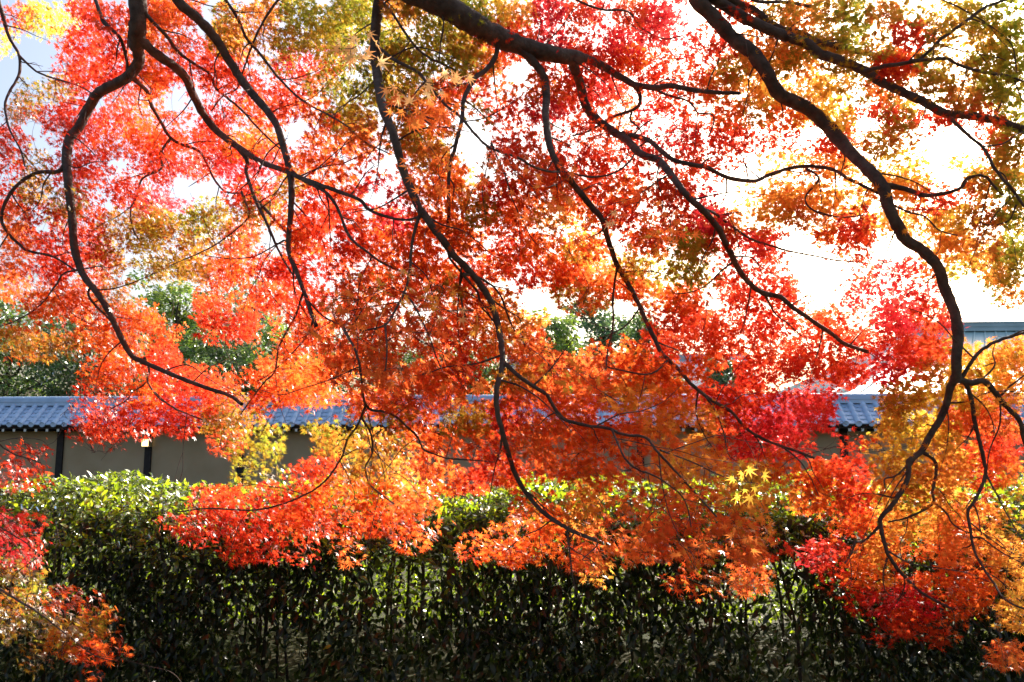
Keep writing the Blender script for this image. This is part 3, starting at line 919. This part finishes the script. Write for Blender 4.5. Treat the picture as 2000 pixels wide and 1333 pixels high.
# colours of the leaves
PAL = {
 "R": [(.70, .060, .022), (.56, .035, .018), (.76, .12, .028)],
 "P": [(.72, .045, .050), (.60, .03, .04), (.78, .09, .055)],
 "S": [(.76, .14, .022), (.66, .075, .02), (.78, .22, .03)],
 "O": [(.82, .19, .040), (.80, .13, .035), (.84, .28, .055)],
 "A": [(.82, .34, .05), (.82, .24, .045), (.74, .44, .06)],
 "Y": [(.70, .50, .06), (.62, .50, .05), (.76, .40, .05)],
 "L": [(.55, .55, .06), (.62, .54, .06)],
 "G": [(.26, .28, .028), (.34, .30, .03), (.22, .27, .025), (.50, .28, .03)],
 "M": [(.40, .24, .028), (.56, .14, .026), (.28, .26, .03), (.46, .24, .03)],
 "K": [(.86, .52, .20), (.84, .44, .15), (.86, .60, .28)],
}
GRID = """
rLyRRSSSgAmGGGGMMGGYAPRpRPp.raMAMGMmyyGg
y.rRRSSrMAAMGGGGGGMRRPrpPPprrAAMMGMRmyYG
..rRRSRrRrmprGGMGGMSRrRRSRrrMAMAMmRSMMGG
.gmrRSr.RrrrMGGGMSRssSRPrrrSMAYAYmSmMMGG
MrRrRSr.RSrRSGMMSSmrrPrrsprrSMSYYrrMrrrG
R.rRSSRrRSS.SSOMMm.rrrrrrpprRrrrRmMm..rM
rmRRrrRRRPPsSsssMSmrSRRRrrRrr.aaAayy.ymM
RMMrRPP..RRMRSppSSARSSSRSSRp.aAAAAAArrMG
OrmRMMMGGMMSRRSPSSMSSAaSRSRPAaYMARAAaYMG
OrRRMGmMMRsSRRSSSSSRSSYSrsGMRPR.SR..aAAG
ORRRmMMMSSRRrRSSSSRSRSSOMgGmrrr..rppsLAG
SSSSM...ssRRRSOOOMSAr.MMOASRRRRrrpppp.gM
msSSSSO.RRrSOOOOOOSAA....rRRRRRRRrPPRp..
MMMSSSR.rrsSOOOSSRSAOO.ssrRRRRRRRRRRRmaA
s..sSSRRrsOSSSOOOSRMAOOOSSSSrRRRRRPRMMYA
...rsSRRRMSSSSOOOOsSOOOOAASRRRPPr.mMYYAA
..rRRRRRMMg.gg.mSMMROOOOOAAARPPPp.YYYOOO
rr.rr...RGG.MMMMSSSROOSSSOAARPPrrryYAARR
Rr.......ggRRMMAOSRRSOSSOOAAYYSSRRMMAARS
......rRRRRRSSSOOsr.SsAaooOOAAaSSRAMAAom
Pr....rRRRRSRSSSs..ssSAooOOOOA..sSAaAOAm
Pr.......RRr.o....sSSSOOOOOOOOrPRSAoOOAA
Mm.....................a..ssoO..rSASSSSA
MGSs.............................rPPPSSA
MGMM..............................rRRs.A
.mMSs.................................oO
...s....................................
""".split()
for r_ in GRID:
    assert len(r_) == 40, (r_, len(r_))

# places the leaves leave open (photograph px: x, y, rx, ry)
HOLES = [(915, 268, 30, 62), (375, 368, 55, 24), (70, 105, 45, 45), (345, 190, 28, 30), (575, 262, 22, 40), (1018, 140, 26, 22), (1355, 20, 26, 22),
         (1450, 345, 45, 16), (1415, 375, 25, 14), (1605, 545, 48, 55), (1740, 480, 34, 34), (1545, 477, 28, 14), (262, 535, 34, 20), (1045, 588, 26, 22),
         (530, 470, 26, 22), (1860, 350, 28, 12), (1905, 585, 45, 45), (1930, 640, 70, 25), (735, 385, 22, 18), (60, 250, 26, 18), (755, 320, 24, 14),
         (1690, 240, 24, 14), (1900, 285, 22, 12), (230, 318, 26, 9), (405, 30, 14, 16), (85, 445, 16, 10), (1290, 235, 24, 18), (1585, 260, 26, 20)]


RECTS = [(-30, 776, 136, 866), (98, 868, 372, 1006), (330, 860, 385, 930), (395, 897, 448, 935), (562, 842, 612, 900), (515, 791, 600, 834), (600, 791, 690, 824),
         (1632, 772, 1722, 850), (1590, 850, 1640, 882), (-30, 705, 150, 775), (274, 548, 376, 598), (318, 596, 368, 640), (345, 640, 372, 700), (366, 668, 505, 716),
         (400, 716, 470, 732), (500, 610, 532, 690), (1072, 622, 1150, 690), (1150, 606, 1250, 662), (1385, 715, 1440, 755), (862, 965, 1000, 1020), (1512, 1012, 1618, 1058), (1765, 1092, 1832, 1122),
         (1886, 612, 1990, 668), (-30, 600, 60, 640), (100, 620, 160, 650), (1875, 1215, 1925, 1345), (90, 1010, 290, 1140), (925, 760, 965, 782), (1520, 742, 1620, 764)]


def in_hole(x, y):
    b = np.zeros(len(x), bool)
    for x0, y0, x1, y1 in RECTS:
        if (x > x0 - 12).any() and (x < x1 + 12).any():
            j = rng.normal(0, 7, (4, len(x)))
            b |= (x > x0 + j[0]) & (x < x1 + j[1]) & (y > y0 + j[2]) & (y < y1 + j[3])
    for hx, hy, rx, ry in HOLES:
        b |= np.sqrt(((x - hx) / rx) ** 2 + ((y - hy) / ry) ** 2) < 1.0 + rng.normal(0, .22, len(x)) + .25 * math.sin(hx + len(x))
    return b


clumps = []      # px, py, depth, letter, radius px, cover
for gy in range(27):
    for gx in range(40):
        ch = GRID[gy][gx]
        if ch == '.':
            continue
        dense = ch.isupper()
        K = ch.upper()
        cx, cy = gx * 50 + 25 + rng.normal(0, 9), gy * 50 + 25 + rng.normal(0, 7)
        dd = float(field(cx, cy))
        low = cy > 850
        clumps.append((cx, cy, dd + rng.uniform(0, .32), K, 36, (2.3 if dense else 1.25) if not low else (1.7 if dense else .8)))
        clumps.append((cx + rng.normal(0, 12), cy + rng.normal(0, 10), dd + rng.uniform(.3, .75 if low else 1.1), K, 38, (2.1 if dense else .95) if not low else (1.3 if dense else .45)))
for px, py, dd, K, rad, cov in [(695, 85, 2.6, "K", 42, .95), (715, 115, 2.6, "K", 30, .6), (790, 180, 2.8, "K", 34, .5), (850, 165, 2.8, "K", 34, .6), (900, 170, 2.8, "K", 34, .5),
                                (790, 215, 2.9, "O", 45, .6), (880, 215, 2.9, "O", 50, .5), (830, 225, 2.9, "O", 45, .5), (690, 590, 3.0, "O", 60, .5), (760, 560, 3.0, "A", 50, .5),
                                (830, 590, 3.0, "A", 45, .6), (880, 610, 3.0, "K", 30, .45), (650, 630, 3.1, "A", 50, .5), (1090, 360, 3.1, "O", 50, .45), (1000, 330, 3.1, "O", 55, .4),
                                (1310, 430, 3.2, "O", 55, .5), (1290, 470, 3.2, "A", 35, .35), (1140, 590, 3.4, "O", 50, .4), (1110, 480, 3.2, "O", 50, .4), (1215, 490, 3.4, "A", 30, .35),
                                (850, 330, 3.2, "O", 60, .35), (1080, 720, 3.3, "A", 50, .4), (1150, 730, 3.1, "A", 40, .4), (1020, 660, 3.4, "A", 30, .3), (910, 760, 3.0, "O", 45, .5),
                                (720, 560, 2.9, "A", 40, .5), (800, 540, 2.9, "K", 26, .35), (870, 560, 2.9, "A", 40, .45), (740, 640, 2.9, "O", 55, .5), (830, 660, 2.9, "O", 55, .45),
                                (690, 720, 2.9, "O", 50, .5), (780, 730, 2.9, "O", 55, .5), (870, 710, 2.9, "O", 50, .4), (940, 620, 3.0, "A", 35, .3), (660, 580, 2.9, "O", 40, .4),
                                (1250, 400, 3.0, "O", 40, .4), (1060, 420, 3.1, "O", 50, .4), (1190, 420, 3.1, "K", 26, .25), (980, 300, 3.0, "R", 40, .35), (1460, 940, 3.1, "Y", 40, .5),
                                (1430, 1050, 3.2, "O", 45, .45), (1350, 1080, 3.2, "O", 45, .4), (1200, 780, 3.1, "A", 40, .4), (1150, 1095, 3.2, "A", 24, .6), (410, 640, 4.9, "R", 34, 1.3), (460, 645, 4.9, "R", 34, 1.3), (435, 625, 4.9, "R", 30, 1.0)]:
    clumps.append((px, py, dd, K, rad, cov))

cc_p = at([c[0] for c in clumps], [c[1] for c in clumps], [c[2] for c in clumps])
# nearest bough first, each new twig becomes something the next may grow from
d0 = np.array([np.min(((net_p - p) ** 2).sum(1)) for p in cc_p])
LT7, LT5 = leaf_template(7), leaf_template(5)
cap = len(net_p) + len(clumps) * 5
NP = np.zeros((cap, 3)); NB = np.zeros(cap, int); NRr = np.zeros(cap)
nn = len(net_p)
NP[:nn] = net_p; NB[:nn] = net_b; NRr[:nn] = net_r
nleaf = 0
for ci in np.argsort(d0):
    px, py, dd, K, rad, cov = clumps[ci]
    c = cc_p[ci]
    j = int(np.argmin(((NP[:nn] - c) ** 2).sum(1)))
    b = int(NB[j])
    s = NP[j]
    dist = np.linalg.norm(c - s)
    r0 = min(NRr[j] * .6, .0045)
    r1 = .0016
    mid1 = s + (c - s) * .33 + rng.normal(0, .07, 3) * dist + [0, 0, .05 * dist]
    mid2 = s + (c - s) * .68 + rng.normal(0, .07, 3) * dist + [0, 0, .04 * dist]
    tw = smooth_path([s, mid1, mid2, c], 4)
    branches[b]["parts"].append(tube(tw, np.linspace(r0, r1, len(tw)), 4))
    k = 5
    idx = np.linspace(2, len(tw) - 1, k).astype(int)
    NP[nn:nn + k] = tw[idx]; NB[nn:nn + k] = b; NRr[nn:nn + k] = np.linspace(r0, r1, len(tw))[idx]
    nn += k
    # leaves of this spray
    sz = .034 if dd > 3.25 else .040
    spx = sz * FPX / dd
    area = math.pi * rad ** 2 * .62
    n = max(3, int(cov * area / (.40 * spx ** 2)))
    th = rng.uniform(0, 2 * math.pi, n)
    rr = np.sqrt(rng.uniform(0, 1, n)) * rad * rng.uniform(.85, 1.12, n)
    lx, ly = px + rr * np.cos(th), py + rr * np.sin(th) * .85
    ld = dd + rng.normal(0, .10, n) + (py - ly) / FPX * dd * .8
    keep = ~in_hole(lx, ly)
    lx, ly, ld = lx[keep], ly[keep], ld[keep]
    n = len(lx)
    if n == 0:
        continue
    P = at(lx, ly, ld)
    tilt = unit(rng.normal(size=3))
    Nn = unit(np.array([0, 0, .35]) + SUN_DIR * .9 + tilt * .4 + rand_dirs(n) * .7)
    Dd = unit((P - c) * np.array([1, 1, .4]) / (rad * dd / FPX) + np.array([0, 0, -.75]) + rand_dirs(n) * .6)
    S = sz * rng.uniform(.72, 1.25, n)
    pal = np.array(PAL[K])
    base = pal[rng.integers(0, len(pal))]
    colr = .55 * pal[rng.integers(0, len(pal), n)] + .45 * base
    colr = np.clip(colr * rng.uniform(.8, 1.15, (n, 1)), .004, .88)
    tip = np.clip(colr * np.array([1.0, .75, .85]), .004, .88)
    V, T, col = leaves(LT7 if dd < 5 else LT5, P, Nn, Dd, S, colr, tip)
    branches[b]["leaf"].append((V, T, col, K))
    nleaf += n
    # fine twiglets out to some of the leaves
    for q in P[rng.integers(0, n, 3)]:
        t2 = smooth_path([c + (s - c) * .15, (c + q) / 2 + rng.normal(0, .01, 3), q], 3)
        branches[b]["parts"].append(tube(t2, np.linspace(.0016, .0009, len(t2)), 3))
print("leaves", nleaf, "clumps", len(clumps))

# crowns go on above and behind the viewer, unseen, added to cut sky fill
for tk, (x0, x1) in (("A", (-8.0, -2.2)), ("B", (-2.4, 2.2)), ("C", (2.0, 8.0))):
    nC = 150
    cx = rng.uniform(x0, x1, nC); cy = rng.uniform(-7.5, 2.6, nC)
    cz = 4.3 + .9 * rng.uniform(0, 1, nC) + .10 * np.clip(-cy, 0, 9) - np.clip(-cy - 3.5, 0, 9) * rng.uniform(0, .95, nC) + np.clip(cy, 0, 9) * .45
    # keep what belongs to the picture free
    cv = TREES[tk]["curve"]
    parts = []
    cs_ = np.stack([cx, cy, cz], 1)
    for c in cs_:
        h = cv[rng.integers(len(cv) // 2, len(cv))]
        if rng.uniform() < .5:
            p = smooth_path([h, (h + c) / 2 + rng.normal(0, .15, 3) + [0, 0, .15], c], 5)
            parts.append(tube(p, np.linspace(.028, .004, len(p)), 5))
    n = 17000
    k = rng.integers(0, nC, n)
    P = cs_[k] + rng.normal(0, 1, (n, 3)) * [.45, .45, .22]
    keep = (P[:, 1] <= .2) | ((P[:, 2] - 1.75) > P[:, 1] * .80 + .25)
    P = P[keep]; n = len(P)
    pal = np.array(PAL["G"] + PAL["M"]) * .55  # kept dark olive so the unseen crowns throw back less red
    V, T, col = leaves(LT5, P, unit(np.array([0, 0, 1.0]) + rand_dirs(n) * .7), rand_dirs(n), rng.uniform(.06, .085, n), pal[rng.integers(0, len(pal), n)])
    off = np.array(TREES[tk]["base"])
    V2, T2 = merge(parts)
    o = link("unseen_bough", np_mesh("unseen_bough", V2 - off, T2, smooth=True), M["bark"], roots[tk])
    link("foliage", np_mesh("foliage", V - off, T, col), M["maple"], o)

CNAME = {"R": "scarlet", "P": "crimson pink", "S": "red-orange", "O": "orange", "A": "amber orange", "Y": "golden yellow", "L": "lime yellow", "G": "olive green", "M": "olive and russet", "K": "pale apricot"}
for b in branches:
    ro = roots[b["tree"]]
    off = np.array(TREES[b["tree"]]["base"])
    V, T = merge(b["parts"])
    nm = "limb" if b["w"] >= 18 else "branch"
    o = link(nm, np_mesh(nm, V - off, T, smooth=True), M["bark"], ro)
    if b["leaf"]:
        Vs, Ts, Cs, k, cnt = [], [], [], 0, {}
        for V, T, col, K in b["leaf"]:
            Vs.append(V); Ts.append(T + k); Cs.append(col); k += len(V)
            cnt[K] = cnt.get(K, 0) + len(V)
        f = link("foliage", np_mesh("foliage", np.concatenate(Vs) - off, np.concatenate(Ts), np.concatenate(Cs)), M["maple"], o)
        f["label"] = CNAME[max(cnt, key=cnt.get)] + " maple leaves"
